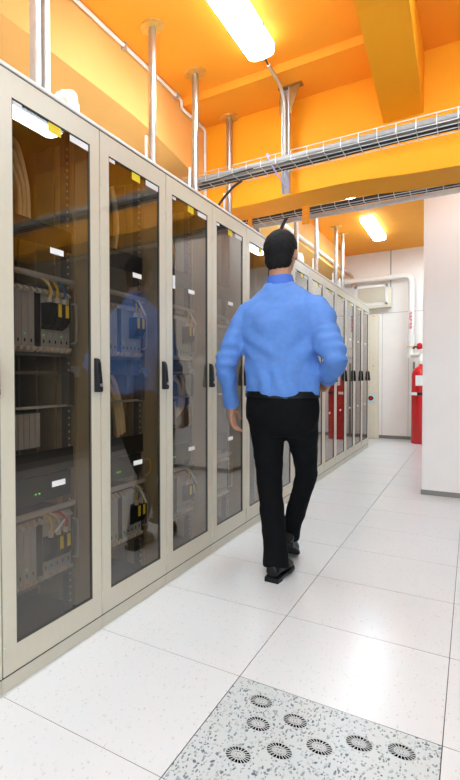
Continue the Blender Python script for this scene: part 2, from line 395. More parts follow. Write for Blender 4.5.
# ------------------------------------------------------------------ server cabinets
H = 2.175
def make_cabinet():
    t = thing('server_cabinet', '', 'cabinet')
    MB().box((-0.8, 0.002, 0), (-0.006, 0.598, 0.055)).make('plinth', BEIGE, t, bevel=0.002)
    MB().box((-0.8, 0.0, H-0.014), (0.002, 0.6, H)).make('top_panel', LID, t, bevel=0.003)
    b = MB().box((-0.78, 0.004, 0.055), (-0.022, 0.596, 0.075)).box((-0.78, 0.004, H-0.03), (-0.022, 0.596, H-0.014))
    b.make('inner_frame', INNER, t)['kind'] = 'stuff'
    MB().box((-0.8, 0.004, 0.055), (-0.785, 0.596, H-0.014)).make('rear_panel', INNER, t)
    for s in (0, 1):
        y = 0.001 if s == 0 else 0.589
        sp = MB().box((-0.785, y, 0.055), (-0.022, y+0.01, H-0.014))
        for q in range(6):
            yy = y+0.01 if s == 0 else y-0.012
            sp.box((-0.74+q*0.115, yy, 0.08), (-0.70+q*0.115, yy+0.012, H-0.03))
        sp.make('side_panel', TAN, t)
    # seam filler, a dark recess between doors
    MB().box((-0.022, 0.0, 0.055), (-0.004, 0.0033, H-0.014)).box((-0.022, 0.5967, 0.055), (-0.004, 0.6, H-0.014)).box((-0.022, 0.005, 0.055), (-0.004, 0.595, 0.0625)).box((-0.022, 0.005, H-0.020), (-0.004, 0.595, H-0.014)).make('door_seal', GAP, t)
    for s in (0, 1):
        for xx in (-0.118, -0.62):
            y0 = 0.062 if s == 0 else 0.512
            u = MB().box((xx-0.03, y0, 0.075), (xx, y0+0.026, H-0.03))
            u.make('rack_upright', RACK, t)
    # punched holes along the front uprights
    hl = MB()
    for y0 in (0.070, 0.520):
        z = 0.12
        while z < H-0.1:
            hl.box((-0.119, y0, z), (-0.1165, y0+0.009, z+0.009)); z += 0.0296
    hl.make('rail_holes', EJECT, t)['kind'] = 'stuff'
    rl = MB()
    for z in (1.98,):
        rl.box((-0.70, 0.05, z), (-0.66, 0.55, z+0.05))
    rl.make('cross_rail', TAN, t)
    dr = MB()
    y0, y1, z0, z1 = 0.0035, 0.5965, 0.0635, H-0.021
    g0, g1, h0, h1 = 0.070, 0.530, 0.158, 2.070
    dr.box((-0.010, y0, z0), (0, g0, z1)).box((-0.010, g1, z0), (0, y1, z1)).box((-0.010, g0, z0), (0, g1, h0)).box((-0.010, g0, h1), (0, g1, z1))
    d = dr.make('door', BEIGE, t)
    # black gasket around the pane
    gk = MB(); e = 0.004
    gk.box((-0.014, g0, h0), (-0.0005, g0+e, h1)).box((-0.012, g1-e, h0), (-0.0005, g1, h1)).box((-0.012, g0, h0), (-0.0005, g1, h0+e)).box((-0.012, g0, h1-e), (-0.0005, g1, h1))
    gk.make('gasket', GAP, d)
    MB().box((-0.0080, g0+e, h0+e), (-0.0050, g1-e, h1-e)).make('glass_pane', GLASS, d)
    hd = MB()
    hd.prism([(0.0005, 1.036), (0.026, 1.036), (0.030, 1.045), (0.020, 1.16), (0.014, 1.176), (0.0005, 1.182)], 'y', 0.548, 0.576)
    hd.make('handle', BLACK, d, bevel=0.003)
    hk = MB(); hk.tube([(0.024, 0.562, 1.066), (0.034, 0.562, 1.066)], 0.007, 12); hk.make('lock_barrel', STEEL, d, True)
    MB().box((-0.0050, 0.46-0.19, 2.030), (-0.0044, 0.345, 2.0655)).make('yellow_tag', YTAG, d)
    MB().box((-0.0050, 0.40, 2.040), (-0.0044, 0.524, 2.0655)).make('white_strip', PAPER, d)
    MB().box((-0.0050, 0.078, 2.050), (-0.0044, 0.125, 2.0655)).make('white_tag', PAPER, d)
    for z in (0.12, 1.92): MB().box((0.0, 0.004, z), (0.004, 0.011, z+0.045)).make('hinge', BEIGE, d)
    for z in (0.677, 1.573): MB().box((-0.0050, 0.275, z), (-0.0044, 0.356, z+0.022)).make('name_label', PAPER, d)
    return t
cab0 = make_cabinet()
ORD = ['first', 'second', 'third', 'fourth', 'fifth', 'sixth', 'seventh', 'eighth', 'ninth', 'tenth', 'eleventh', 'twelfth']
cl = ['beige glass-door server cabinet cut by the left edge of the photo',
      'second beige glass-door server cabinet, right of the one cut by the left edge',
      'third beige server cabinet from the near end, cream cables behind its glass',
      'fourth beige server cabinet, its pane just left of the walking man',
      'fifth beige server cabinet, directly behind the man and his left arm']
for k in range(5, 11): cl.append('%s beige glass-door server cabinet counted from the near end, beyond the man' % ORD[k])
cl.append('twelfth beige glass-door server cabinet, second to last before the white far wall')
cl.append('last beige server cabinet of the row, nearest the white far wall')
index_kids()
cabs = []
for i, k in enumerate(range(-1, 12)):
    c = cab0 if i == 0 else copy_tree(cab0)
    cabs.append((c, k))
for i, (c, k) in enumerate(cabs):
    c.location = (0, k*0.6, 0); c['label'] = cl[i]; c['group'] = 'server cabinets in one row'
fill = thing('server_cabinet', 'beige server cabinet nearest the camera, beyond the left edge of the photo', 'cabinet', (0, -1.2, 0), 'server cabinets in one row')
for ch in list(KIDS.get(cab0.name, [])):
    d = copy_tree(ch, fill)

# ------------------------------------------------------------------ rack equipment
SX = -0.108   # front plane of the rack equipment
def make_subrack():
    t = thing('card_subrack', '', 'subrack')
    # local: y 0..0.45, z 0..0.27, front at x = 0
    MB().box((-0.3, 0, 0), (-0.012, 0.45, 0.27)).make('chassis', CARDB, t)
    fr = MB().box((-0.012, -0.012, -0.008), (0.0, 0.462, 0.004)).box((-0.012, -0.012, 0.266), (0.0, 0.462, 0.278)).box((-0.02, -0.016, -0.008), (0.002, 0.0, 0.278)).box((-0.02, 0.45, -0.008), (0.002, 0.466, 0.278))
    fr.make('front_frame', RACK, t)
    for s in (-0.006, 0.456):
        h = MB().tube(bez([(0, s, 0.05), (0.025, s, 0.055), (0.03, s, 0.08), (0.03, s, 0.19), (0.025, s, 0.215), (0, s, 0.22)], 5), 0.004, 8)
        h.make('pull_handle', GALV, t, True)
    first = None
    for q in range(12):
        y = 0.002+q*0.0372
        m_ = CARDB if q == 6 else CARD
        c = MB().box((-0.012, y, 0.006), (-0.002, y+0.0352, 0.264)).make('card', m_, t)
        for zz in (0.010, 0.246):
            sgn = 1 if zz < 0.1 else -1
            e = MB().prism([(-0.002, zz-0.004), (0.016, zz+sgn*0.004), (0.019, zz+0.010+sgn*0.008), (0.005, zz+0.015), (-0.002, zz+0.018)], 'y', y+0.005, y+0.024)
            e.make('ejector', EJECT, c)
        s_ = MB().box((-0.002, y+0.012, 0.045), (-0.0008, y+0.019, 0.058)); s_.make('card_slot', BLACK, c)
        if q % 3 == 1:
            MB().box((-0.002, y+0.014, 0.075), (-0.0005, y+0.018, 0.079)).make('status_light', GREENLED, c)
    return t
sub0 = make_subrack()
index_kids()
where = [('cabinet cut by the left edge', -1), ('second cabinet from the left edge', 0), ('third cabinet from the left edge', 1), ('cabinet just left of the man', 2)]
first = True
for wn, k in where:
    for lv, z in (('upper', 1.195), ('lower', 0.268)):
        s = sub0 if first else copy_tree(sub0)
        first = False
        s.location = (SX, k*0.6+0.075, z)
        tag(s, 'grey %s card subrack seen through the glass of the %s' % (lv, wn), 'subrack', 'card subracks in the cabinets')

def conn_block(name_label, k, y, z, n=3, hh=0.105, dark=BLACK):
    t = thing('connector_block', name_label, 'connector', (SX, k*0.6+y, z), 'connector blocks on the subracks')
    yb = k*0.6+y
    wd = 0.044
    for q in range(n):
        y0 = yb+q*(wd+0.003)
        b = MB().prism([(SX, z), (SX+0.03, z+0.015), (SX+0.045, z+0.05), (SX+0.045, z+hh), (SX, z+hh)], 'y', y0, y0+wd).make('plug_housing', dark, t, bevel=0.002)
        if q > 0 or n == 2:
            MB().box((SX+0.045, y0+0.010, z+hh-0.055), (SX+0.0465, y0+0.030, z+hh-0.003)).make('yellow_label', YTAG, b)
        MB().tube([(SX+0.025, y0+wd/2, z+hh), (SX+0.025, y0+wd/2, z+hh+0.022)], 0.012, 8).make('cable_gland', EJECT, b)
    return t
def cable(name, label, pts, r, m_, group=None, n=8, cat='cable'):
    o = MB().tube(bez(pts, 8), r, n).make(name, m_, None, True)
    return tag(o, label, cat, group)
GC = 'thin cables above the connector blocks'
for (wn, k) in where[:3]:
    for lv, z, dz in (('upper', 1.295, 0), ('lower', 0.345, 0)):
        y = 0.40 if k == -1 else 0.455
        y -= 0.0
        nb = 3 if k == -1 else 2
        yb = (0.335 if k == -1 else 0.405)
        conn_block('black connector block with yellow labels on the %s subrack, %s' % (lv, wn), k, yb, z, nb)
        base = k*0.6+yb
        cols = [YCAB, YCAB, BLUECAB, CREAM] if lv == 'upper' else [YCAB, CREAM, REDCAB if k == -1 else BLUECAB]
        for q, cm in enumerate(cols):
            yy = base+0.022+0.047*(q % nb)+0.008*(q // nb)
            nm = {YCAB: 'yellow', BLUECAB: 'blue', CREAM: 'cream', REDCAB: 'red'}[cm]
            o = cable('patch_cable', '%s cable looping above the %s connector block, %s%s' % (nm, lv, wn, ', outer' if q == 1 and cm == YCAB else ''),
                  [(SX+0.025, yy, z+0.125), (SX+0.035, yy-0.005, z+0.16), (SX+0.03, yy-0.03-0.012*q, z+0.20), (SX-0.005, yy-0.07-0.02*q, z+0.205+0.004*q)], 0.0045, cm, GC)
        if lv == 'lower' or k >= 0:
            o = MB().box((-0.0085, -0.0015, -0.04), (0.0085, 0.0015, 0.04)).make('cable_tag', PAPER)
            o.location = (SX+0.05, base+0.05, z+0.150); o.rotation_euler = (0.7 if lv == 'lower' and k == -1 else -0.5, 0.0, 1.57)
            tag(o, 'white paper tag hanging on the cables, %s subrack, %s' % (lv, wn), 'tag', 'paper tags on the cables')
# horizontal wiring ducts, blanking panels, asset labels (each cabinet its own)
for wn, k in where:
    yb = k*0.6
    for lv, z in (('upper', 1.502), ('lower', 0.568)):
        o = MB().tube([(SX+0.03, yb+0.05, z), (SX+0.03, yb+0.50, z-0.004), (SX+0.005, yb+0.53, z-0.01)], 0.0115, 10).make('cable_conduit', DUCT, None, True)
        tag(o, 'grey tube lying along the top of the %s subrack, %s' % (lv, wn), 'conduit', 'wiring tubes over the subracks')
    for lv, z, h_ in (('upper', 1.635, 0.09), ('lower', 0.708, 0.092)):
        t = MB().box((SX-0.01, yb+0.058, z), (SX, yb+0.542, z+h_)).make('blanking_panel', BLACKPAN, None, bevel=0.002)
        tag(t, 'black %s blanking panel across the rack, %s' % (lv, wn), 'panel', 'blanking panels')
    # dark unit with green lights between the lower blanking panel and duct
    t = thing('network_unit', 'flat unit with green lights, %s' % wn, 'rack unit', (SX, yb+0.07, 0.60), 'flat rack units')
    MB().box((-0.40, yb+0.07, 0.592), (SX-0.008, yb+0.53, 0.70)).make('housing', CARDB, t, bevel=0.002)
    for q in range(2): MB().box((SX-0.008, yb+0.30+q*0.022, 0.627), (SX-0.005, yb+0.306+q*0.022, 0.632)).make('status_light', GREENLED, t)
    # open support shelves in the middle of the rack
    t = thing('rack_shelf', 'open steel shelf frame in the middle of the rack, %s' % wn, 'shelf', (SX, yb+0.06, 0.98), 'open rack shelves')
    MB().box((SX-0.02, yb+0.06, 1.112), (SX, yb+0.54, 1.124)).make('upper_bar', RACK, t)
    MB().box((SX-0.02, yb+0.06, 0.975), (SX, yb+0.54, 0.985)).make('lower_bar', DUCT, t)
    MB().box((SX-0.02, yb+0.50, 0.98), (SX+0.012, yb+0.537, 1.118)).make('end_plate', RACK, t)
    MB().box((SX-0.02, yb+0.54, 1.100), (SX, yb+0.588, 1.150)).make('side_clip', STEEL, t)
    # small module
    if k in (-1, 1):
        t = thing('card_module', 'narrow grey card module low in the rack, %s' % wn, 'rack unit', (SX, yb+0.1, 0.83), 'narrow card modules')
        MB().box((-0.35, yb+0.10, 0.815), (SX-0.006, yb+0.33, 0.962)).make('module_body', CARDB, t)
        for q in range(7):
            MB().box((SX-0.006, yb+0.104+q*0.032, 0.82), (SX, yb+0.133+q*0.032, 0.957)).make('module_card', CARD, t)
# thick cream cable looms
def loom(label, pts, n, r, spread):
    t = thing('cable_loom', label, 'cables', pts[0], 'cream cable looms in the cabinets')
    for q in range(n):
        a = q*spread
        MB().tube(bez([(p[0]-0.02*(q % 2), p[1]+a*(0.6 if i_ else 1), p[2]+a*(0.8 if i_ == 1 else 0.2)) for i_, p in enumerate(pts)], 8), r, 8).make('loom_cable', CREAM, t, True)
    return t
loom('thick cream cables high in the cabinet cut by the left edge', [(-0.16, -0.52, 1.97), (-0.16, -0.40, 1.95), (-0.16, -0.34, 1.86), (-0.17, -0.32, 1.73)], 6, 0.011, 0.022)
loom('cream cables hanging in the top of the second cabinet from the left edge', [(-0.18, 0.36, 2.06), (-0.18, 0.40, 1.95), (-0.18, 0.41, 1.85), (-0.18, 0.38, 1.74)], 2, 0.012, 0.03)
loom('thick cream cables arching in mid rack, second cabinet from the left edge', [(-0.14, 0.12, 1.05), (-0.14, 0.24, 1.02), (-0.14, 0.32, 0.93), (-0.14, 0.345, 0.80)], 6, 0.011, 0.024)
loom('cream cables looping in the top of the third cabinet from the left edge', [(-0.16, 0.75, 2.02), (-0.16, 0.86, 1.95), (-0.16, 0.95, 1.85), (-0.16, 0.93, 1.74)], 3, 0.010, 0.035)
loom('cream cable loop in mid rack of the third cabinet from the left edge', [(-0.14, 0.86, 1.10), (-0.14, 1.02, 1.06), (-0.14, 1.05, 0.92), (-0.14, 0.90, 0.83)], 3, 0.010, 0.03)
loom('cream cables running up from the floor of the cabinet cut by the left edge', [(-0.4, -0.33, 0.10), (-0.36, -0.31, 0.14), (-0.33, -0.30, 0.2), (-0.33, -0.33, 0.262)], 3, 0.013, 0.03)
loom('cream cables running up from the floor of the second cabinet', [(-0.38, 0.30, 0.10), (-0.34, 0.32, 0.15), (-0.33, 0.33, 0.2), (-0.33, 0.31, 0.262)], 4, 0.013, 0.03)
loom('cream cables running up from the floor of the third cabinet', [(-0.38, 0.92, 0.10), (-0.34, 0.94, 0.15), (-0.33, 0.95, 0.2), (-0.33, 0.94, 0.262)], 4, 0.013, 0.03)
for ch in KIDS[cabs[2][0].name]:
    if ch.name.startswith('door') and not ch.name.startswith('door_seal'):
        nt_ = MB().box((-0.0050, 0.0745, 1.575), (-0.0044, 0.112, 1.645)).make('white_rectangle', PAPER); nt_.parent = ch  # small plain white rectangle near the pane's left edge
cable('patch_cable', 'yellow cable looping beside the black block, second cabinet from the left edge', [(SX, 0.545, 0.66), (SX+0.02, 0.575, 0.66), (SX+0.02, 0.58, 0.60), (SX+0.01, 0.545, 0.575)], 0.003, YCAB)

# ------------------------------------------------------------------ ceiling lights
def make_lamp():
    t = thing('ceiling_light', '', 'lamp')
    L_, W = 1.3, 0.086
    MB().box((-0.06, 0.02, -0.05), (0.06, L_-0.02, 0)).make('housing', LAMPBODY, t, bevel=0.004)
    # rounded wraparound diffuser
    prof = [(-W, -0.035), (-W, -0.07), (-W*0.9, -0.088), (-W*0.6, -0.098), (0, -0.102), (W*0.6, -0.098), (W*0.9, -0.088), (W, -0.07), (W, -0.035)]
    def row(y, s): return [(x*s, y, -0.035+(z+0.035)*s) for x, z in prof]
    rows = [row(0.0, 0.72), row(0.015, 0.88), row(0.05, 1.0), row(L_-0.05, 1.0), row(L_-0.015, 0.88), row(L_, 0.72)]
    n = len(prof); vv = [p for r in rows for p in r]
    fs = [(i*n+j, i*n+j+1, (i+1)*n+j+1, (i+1)*n+j) for i in range(len(rows)-1) for j in range(n-1)]
    fs += [(i*n, (i+1)*n, (i+1)*n+n-1, i*n+n-1) for i in range(len(rows)-1)]
    fs += [tuple(range(n)), tuple(range((len(rows)-1)*n, len(rows)*n))]
    df = MB().add(vv, fs).make('diffuser', LENS, t, True)
    df.data.materials.append(LENS_RIM)
    for p in df.data.polygons:
        if p.normal.z > -0.6: p.material_index = 1
    for s in (-1, 1):
        for y in (0.3, 1.0):
            MB().box((s*W-0.006, y, -0.052), (s*W+0.006, y+0.03, -0.03)).make('clip', GALV, t)
    return t
lamp0 = make_lamp(); index_kids()
lspots = [(0.15, 0.40, 'large fluorescent ceiling light at the top of the photo, left of the right beam'),
          (0.11, 3.76, 'fluorescent ceiling light mostly hidden by the yellow cross beam'),
          (0.115, 6.15, 'fluorescent ceiling light above the far end of the aisle'),
          (1.64, 0.42, 'fluorescent ceiling light of the right-hand lamp row, mirrored in the leftmost pane'),
          (0.15, -2.4, 'fluorescent ceiling light behind the viewpoint, in line with the near light'),
          (1.63, -2.4, 'fluorescent ceiling light behind the viewpoint, right-hand lamp row'),
          (1.63, 3.10, 'added fluorescent fill light out of view before the pillar, brightening the far aisle'),  # added out of view to lift the far floor and pillar
          (1.25, 6.9, 'added fluorescent fill light hidden by the pillar, brightening the far wall'),  # added unseen lamp that lights up the far wall
          (-1.5, 0.3, 'added fluorescent fill light behind the cabinets, bouncing light under the beam, nearer one'),  # this lamp and the next are added to brighten the left beam's underside
          (-1.5, 3.7, 'added fluorescent fill light behind the cabinets, bouncing light under the beam, farther one'),
          (1.63, 5.95, 'added fluorescent fill light out of view behind the pillar, brightening the far aisle')]  # unseen extra lamp, put in because the far end was too dark
for i, (x, y, lb) in enumerate(lspots):
    l = lamp0 if i == 0 else copy_tree(lamp0)
    l.location = (x, y, ZC); tag(l, lb, 'lamp', 'fluorescent ceiling lights')

# ------------------------------------------------------------------ support poles on the cabinets
poles = [(1.07, 3.3), (1.70, 3.3), (2.36, 3.24), (3.08, 3.3), (4.40, 3.3), (5.35, 3.3), (6.54, 3.3), (7.02, 3.3)]
plab = ['tall zinc pole rising from the second cabinet to the ceiling, left of two near poles',
        'zinc pole rising from the third cabinet to the ceiling, right of two near poles',
        'zinc pole with a brass flange standing behind the upper cable tray',
        'short-looking zinc pole beside the end of the far cable tray, left of the head',
        'white pole just right of the orange bracket of the far tray',
        'slim white pole between the man\'s head and the pair of far poles',
        'left of the pair of slim white poles at the far end of the row',
        'right of the pair of slim white poles at the far end of the row']
def pole(y, zt, lb, x=-0.34):
    t = thing('support_pole', lb, 'pole', (x, y, H), 'poles between cabinets and ceiling')
    MB().tube([(x, y, H), (x, y, zt-0.01)], 0.0215, 16).make('pipe', STEEL, t, True)
    MB().tube([(x, y, 2.62), (x, y, zt-0.03)], 0.024, 16).make('sleeve', STEEL, t, True)
    MB().tube([(x, y, H), (x, y, H+0.012)], 0.05, 20).make('base_flange', GALV, t, True)
    MB().tube([(x, y, zt-0.014), (x, y, zt)], 0.075, 24).make('ceiling_flange', BRASS, t, True)
    MB().tube([(x-0.035, y-0.02, H), (x-0.035, y-0.02, 2.62)], 0.009, 8).make('earth_rod', WHITE_PL, t, True)
for (y, zt), lb in zip(poles, plab): pole(y, zt, lb)
t = thing('support_strut', 'pair of zinc strut channels rising from the first cabinet at the left edge', 'pole', (-0.34, 0, H))
for dy in (-0.045, 0.02):
    MB().box((-0.36, dy, H), (-0.32, dy+0.04, ZC)).box((-0.325, dy+0.004, H), (-0.318, dy+0.036, ZC)).make('strut_channel', GALV, t, bevel=0.003)
MB().box((-0.4, -0.09, H), (-0.28, 0.10, H+0.01)).make('base_plate', GALV, t)

# ------------------------------------------------------------------ white conduit round ceiling and left beam
t = thing('wall_conduit', 'thin white conduit along the ceiling edge above the cabinets, jogging down', 'pipe', (-0.572, 1, 3.28))
MB().tube([(-0.572, YB+0.05, 3.283), (-0.572, 1.935, 3.283), (-0.572, 1.95, 3.27), (-0.572, 1.95, 3.235), (-0.572, 1.96, 3.222), (-0.572, 2.385, 3.222), (-0.572, 2.402, 3.205), (-0.572, 2.402, 2.55)], 0.0125, 10).make('conduit_run', WHITE_PL, t, True)
for y in (0.3, 1.1, 1.85): MB().box((-0.59, y, 3.262), (-0.556, y+0.02, 3.3)).make('pipe_clip', GALV, t)
tag(MB().tube(bez([(-0.563, 2.75, 2.935), (-0.563, 5, 2.945), (-0.563, 7.0, 2.975), (-0.563, 8.6, 2.985)], 3), 0.024, 12).make('wall_pipe', WHITE_PL, None, True), 'white pipe running back along the pale beam behind the cross beam', 'pipe')
# white elbows on the cabinet roofs
def elbow(y, lb, r=0.026, x=-0.25, top=2.455):
    t = thing('pipe_elbow', lb, 'pipe', (x, y, H), 'white pipe elbows on the cabinets')
    MB().tube([(x, y, H), (x, y, top-0.06)]+bez([(x, y, top-0.05), (x-0.008, y, top-0.015), (x-0.04, y, top), (x-0.11, y, top)], 5), r, 14).make('elbow_pipe', WHITE_PL, t, True)
    MB().tube([(x, y, top-0.12), (x, y, top-0.06)], r*1.22, 14).make('lower_collar', WHITE_PL, t, True)
    MB().tube([(x-0.05, y, top), (x-0.085, y, top)], r*1.22, 14).make('upper_collar', WHITE_PL, t, True)
elbow(0.14, 'white plastic pipe elbow on the cabinet cut by the left edge')
elbow(4.25, 'white plastic pipe elbow on the cabinets just right of the man\'s head')

# ------------------------------------------------------------------ cable trays
def wire_tray(name, lb, y0, y1, z0, h, x0, x1, wr=0.003, back_rail=None):
    t = thing(name, lb, 'cable tray', ((x0+x1)/2, y0, z0))
    for (y, z, nm) in ((y0, z0+h, 'top_wire'), (y1, z0+h, 'top_wire'), (y0, z0, 'side_wire'), (y1, z0, 'side_wire'), ((2*y0+y1)/3, z0, 'bottom_wire'), ((y0+2*y1)/3, z0, 'bottom_wire')):
        MB().tube([(x0, y, z), (x1, y, z)], wr, 6).make(nm, GALV, t, True)
    n = int((x1-x0)/0.105); r0 = None
    for i in range(n+1):
        x = x0+0.105*i
        if r0 is None:
            r0 = MB().tube([(x, y0, z0+h), (x, y0, z0), (x, y1, z0), (x, y1, z0+h)], wr, 5).make('cross_wire', GALV, t)
        else:
            c = r0.copy(); COL.objects.link(c); c.location = (0.105*i, 0, 0)
    if back_rail:
        MB().box((x0, y1+0.004, z0-0.016), (x1, y1+0.016, z0+0.022)).make('side_rail', GALV, t, bevel=0.003)
    return t
wire_tray('cable_tray', 'galvanised wire cable tray crossing in front of the yellow cross beam', 1.95, 2.15, 2.607, 0.065, -1.0, 2.9)
wire_tray('cable_tray', 'galvanised cable tray behind the cross beam, above the man\'s head', 2.85, 3.05, 2.502, 0.05, -1.0, 2.9, back_rail=True)
def xcable(lb, y, z, r, m_, amp=0.004, x0=-0.98, x1=2.88, grp='cables lying in the near tray', left=None):
    pts = []
    n = 16
    for i in range(n+1):
        x = x0+(x1-x0)*i/n
        pts.append((x, y+amp*math.sin(i*1.7+y*40), z+0.4*amp*math.sin(i*1.1+z*50)))
    o = MB().tube(bez(pts, 3), r, 8).make('tray_cable', m_, None, True)
    return tag(o, lb, 'cable', grp)
xcable('thick grey cable at the front of the near tray', 1.982, 2.638, 0.023, GREYCAB)
xcable('second grey cable lying low in the near tray behind the thick one', 2.022, 2.628, 0.014, GREYCAB)
xcable('slim grey cable in the middle of the near tray', 2.050, 2.623, 0.009, GREYCAB, 0.003)
for q, (y, r) in enumerate(((2.074, 0.011), (2.094, 0.010), (2.115, 0.011), (2.134, 0.009))):
    xcable('%s black cable toward the back of the near tray' % ['frontmost', 'second', 'third', 'rearmost'][q], y, 2.612+r, r, BLKCAB)
xcable('slim blue cable on top of the black cables in the near tray', 2.10, 2.640, 0.006, BLUECAB)
for q, (y, r, mm) in enumerate(((2.875, 0.015, BLKCAB), (2.912, 0.014, BLKCAB), (2.944, 0.011, BLKCAB), (2.976, 0.014, BLKCAB))):
    xcable('%s black cable in the tray behind the cross beam' % ORD[q], y, 2.507+r, r, mm, grp='cables lying in the far tray')
# strut carrying the near tray
t = thing('tray_strut', 'slotted zinc strut with brown bracket hanging from ceiling through the near tray', 'strut', (0.16, 2.2, 3.24))
st = MB().box((0.135, 2.165, 2.46), (0.141, 2.205, 3.24)).box((0.183, 2.165, 2.46), (0.189, 2.205, 3.24)).box((0.135, 2.20, 2.46), (0.189, 2.206, 3.24))
st.make('channel', GALV, t)
sl = MB()
for q in range(24): sl.box((0.178, 2.1985, 2.48+q*0.031), (0.1825, 2.2, 2.495+q*0.031))
sl.make('slot_row', GAP, t)['kind'] = 'stuff'
MB().prism([(0.189, 3.24), (0.27, 3.24), (0.25, 3.19), (0.195, 3.03), (0.189, 3.03)], 'y', 2.17, 2.178).box((0.11, 2.16, 3.228), (0.275, 2.22, 3.24)).box((0.122, 2.16, 3.05), (0.136, 2.206, 3.24)).make('gusset_bracket', BRONZE, t)
t = thing('lamp_conduit', 'white flexible conduit bending from the near lamp down the slotted strut', 'pipe', (0.15, 1.7, 3.2))
MB().tube(bez([(0.151, 1.80, 3.225), (0.152, 1.98, 3.215), (0.155, 2.08, 3.19), (0.158, 2.14, 3.12), (0.160, 2.152, 3.02), (0.161, 2.155, 2.85), (0.161, 2.155, 2.70)], 6), 0.0115, 10).make('conduit_tube', CONDUIT, t, True)
MB().tube([(0.151, 1.62, 3.245), (0.151, 1.70, 3.236), (0.151, 1.80, 3.226)], 0.005, 8).make('lead_wire', BLKCAB, t, True)
MB().tube([(0.160, 2.150, 2.68), (0.161, 2.150, 2.72)], 0.024, 10).make('black_grommet', BLACK, t, True)
cable('loose_cable', 'pale lavender cable hanging from the near tray across the strut', [(0.10, 2.0, 2.69), (0.10, 1.94, 2.68), (0.125, 2.0, 2.60), (0.165, 2.10, 2.52), (0.186, 2.15, 2.49), (0.184, 2.15, 2.56), (0.17, 2.13, 2.62)], 0.006, LAV)
cable('drop_cable', 'black cable dropping from the near tray onto the cabinet roof', [(-0.14, 2.10, 2.60), (-0.22, 2.09, 2.55), (-0.32, 2.07, 2.43), (-0.38, 2.05, 2.25), (-0.38, 2.05, H)], 0.010, BLKCAB)
cable('drop_cable', 'thick black cable dropping from the far tray behind the man\'s head', [(0.10, 2.95, 2.53), (0.03, 2.93, 2.56), (-0.06, 2.95, 2.48), (-0.13, 2.98, 2.32), (-0.15, 3.0, H)], 0.016, BLKCAB)
cable('loose_cable', 'thin black cable end hanging in front of the near tray at left', [(-0.40, 1.96, 2.60), (-0.30, 1.93, 2.585), (-0.15, 1.935, 2.600), (0.0, 1.94, 2.607)], 0.006, BLKCAB)
# orange bracket and zinc strut at the far tray
t = thing('tray_bracket', 'orange painted bracket holding the far cable tray below the cross beam', 'bracket', (0.16, 2.78, 2.38))
MB().box((0.130, 2.775, 2.375), (0.185, 2.79, 2.56)).make('bracket_plate', ORANGE, t)
for z in (2.40, 2.44, 2.49): MB().tube([(0.157, 2.769, z), (0.157, 2.775, z)], 0.008, 8).make('bracket_bolt', BRASS, t)
t = thing('tray_bracket', 'orange painted bracket at the left end of the far tray beside a zinc pole', 'bracket', (-0.33, 3.0, 2.40))
MB().box((-0.33, 2.775, 2.30), (-0.295, 2.79, 2.56)).make('bracket_plate', ORANGE, t)

# ------------------------------------------------------------------ far wall fittings
t = thing('distribution_board', 'tall cream distribution board against the far wall beside the last cabinet', 'electrical panel', (-0.4, 8.6, 0))
MB().box((-0.80, 8.56, 0.0), (-0.045, YF-0.013, 2.19)).make('case', PANELW, t, bevel=0.004)
for z0, z1, nm in ((1.315, 2.17, 'upper_door'), (0.815, 1.295, 'lower_door'), (0.04, 0.80, 'bottom_cover')):
    d = MB().box((-0.78, 8.545, z0), (-0.068, 8.56, z1)).make(nm, PANELW, t, bevel=0.003)
    if nm != 'bottom_cover':
        for q in range(2): MB().tube([(-0.12, 8.54, z0+0.08+q*(z1-z0-0.16)), (-0.12, 8.546, z0+0.08+q*(z1-z0-0.16))], 0.008, 8).make('screw', GALV, d)
        for q in range(6 if z1-z0 > 0.6 else 3): MB().box((-0.215, 8.542, z0+0.08+q*0.12), (-0.19, 8.546, z0+0.11+q*0.12)).make('row_label', GREYCAB, d)
        MB().box((-0.215, 8.541, z1-0.09), (-0.185, 8.546, z1-0.06)).make('yellow_label', YTAG, d)
        MB().box((-0.135, 8.542, z1-0.018), (-0.10, 8.546, z1-0.008)).make('red_label', REDPRINT, d)
pp = MB().box((-0.23, 8.535, 0.62), (-0.072, 8.545, 0.80)).make('switch_plate', CYANPL, t, bevel=0.003)
MB().tube([(-0.15, 8.52, 0.715), (-0.15, 8.535, 0.715)], 0.04, 20).make('switch_ring', BLACK, pp, True)
MB().tube([(-0.15, 8.50, 0.715), (-0.15, 8.52, 0.715)], 0.022, 16).make('switch_knob', RED, pp, True)

t = thing('ventilation_box', 'white framed ventilation grille high on the far wall above the last cabinet', 'vent', (-0.15, 8.6, 2.34))
MB().box((-0.42, 8.56, 2.345), (0.10, YF-0.013, 2.70)).make('box', WHITE_PL, t, bevel=0.004)
fr = MB(); a0, a1, b0, b1, yy = -0.42, 0.10, 2.345, 2.70, 8.54
fr.box((a0, yy, b0), (a0+0.045, 8.56, b1)).box((a1-0.045, yy, b0), (a1, 8.56, b1)).box((a0, yy, b0), (a1, 8.56, b0+0.045)).box((a0, yy, b1-0.045), (a1, 8.56, b1))
fr.make('frame', WHITE_PL, t, bevel=0.003)
s0 = None
for q in range(13):
    z = 2.396+q*0.0205
    s_ = MB().prism([(8.545, z), (8.559, z+0.012), (8.559, z+0.015), (8.545, z+0.003)], 'x', -0.376, 0.056).make('slat', PANELW, t) if s0 is None else s0.copy()
    if s0 is None: s0 = s_
    else: COL.objects.link(s_); s_.location = (0, 0, q*0.0205)
MB().box((-0.44, 8.55, 2.30), (0.14, YF-0.013, 2.345)).make('lower_ledge', PANELW, t)
MB().box((0.10, 8.58, 2.33), (0.15, YF-0.013, 2.64)).make('side_bracket', PANELW, t)
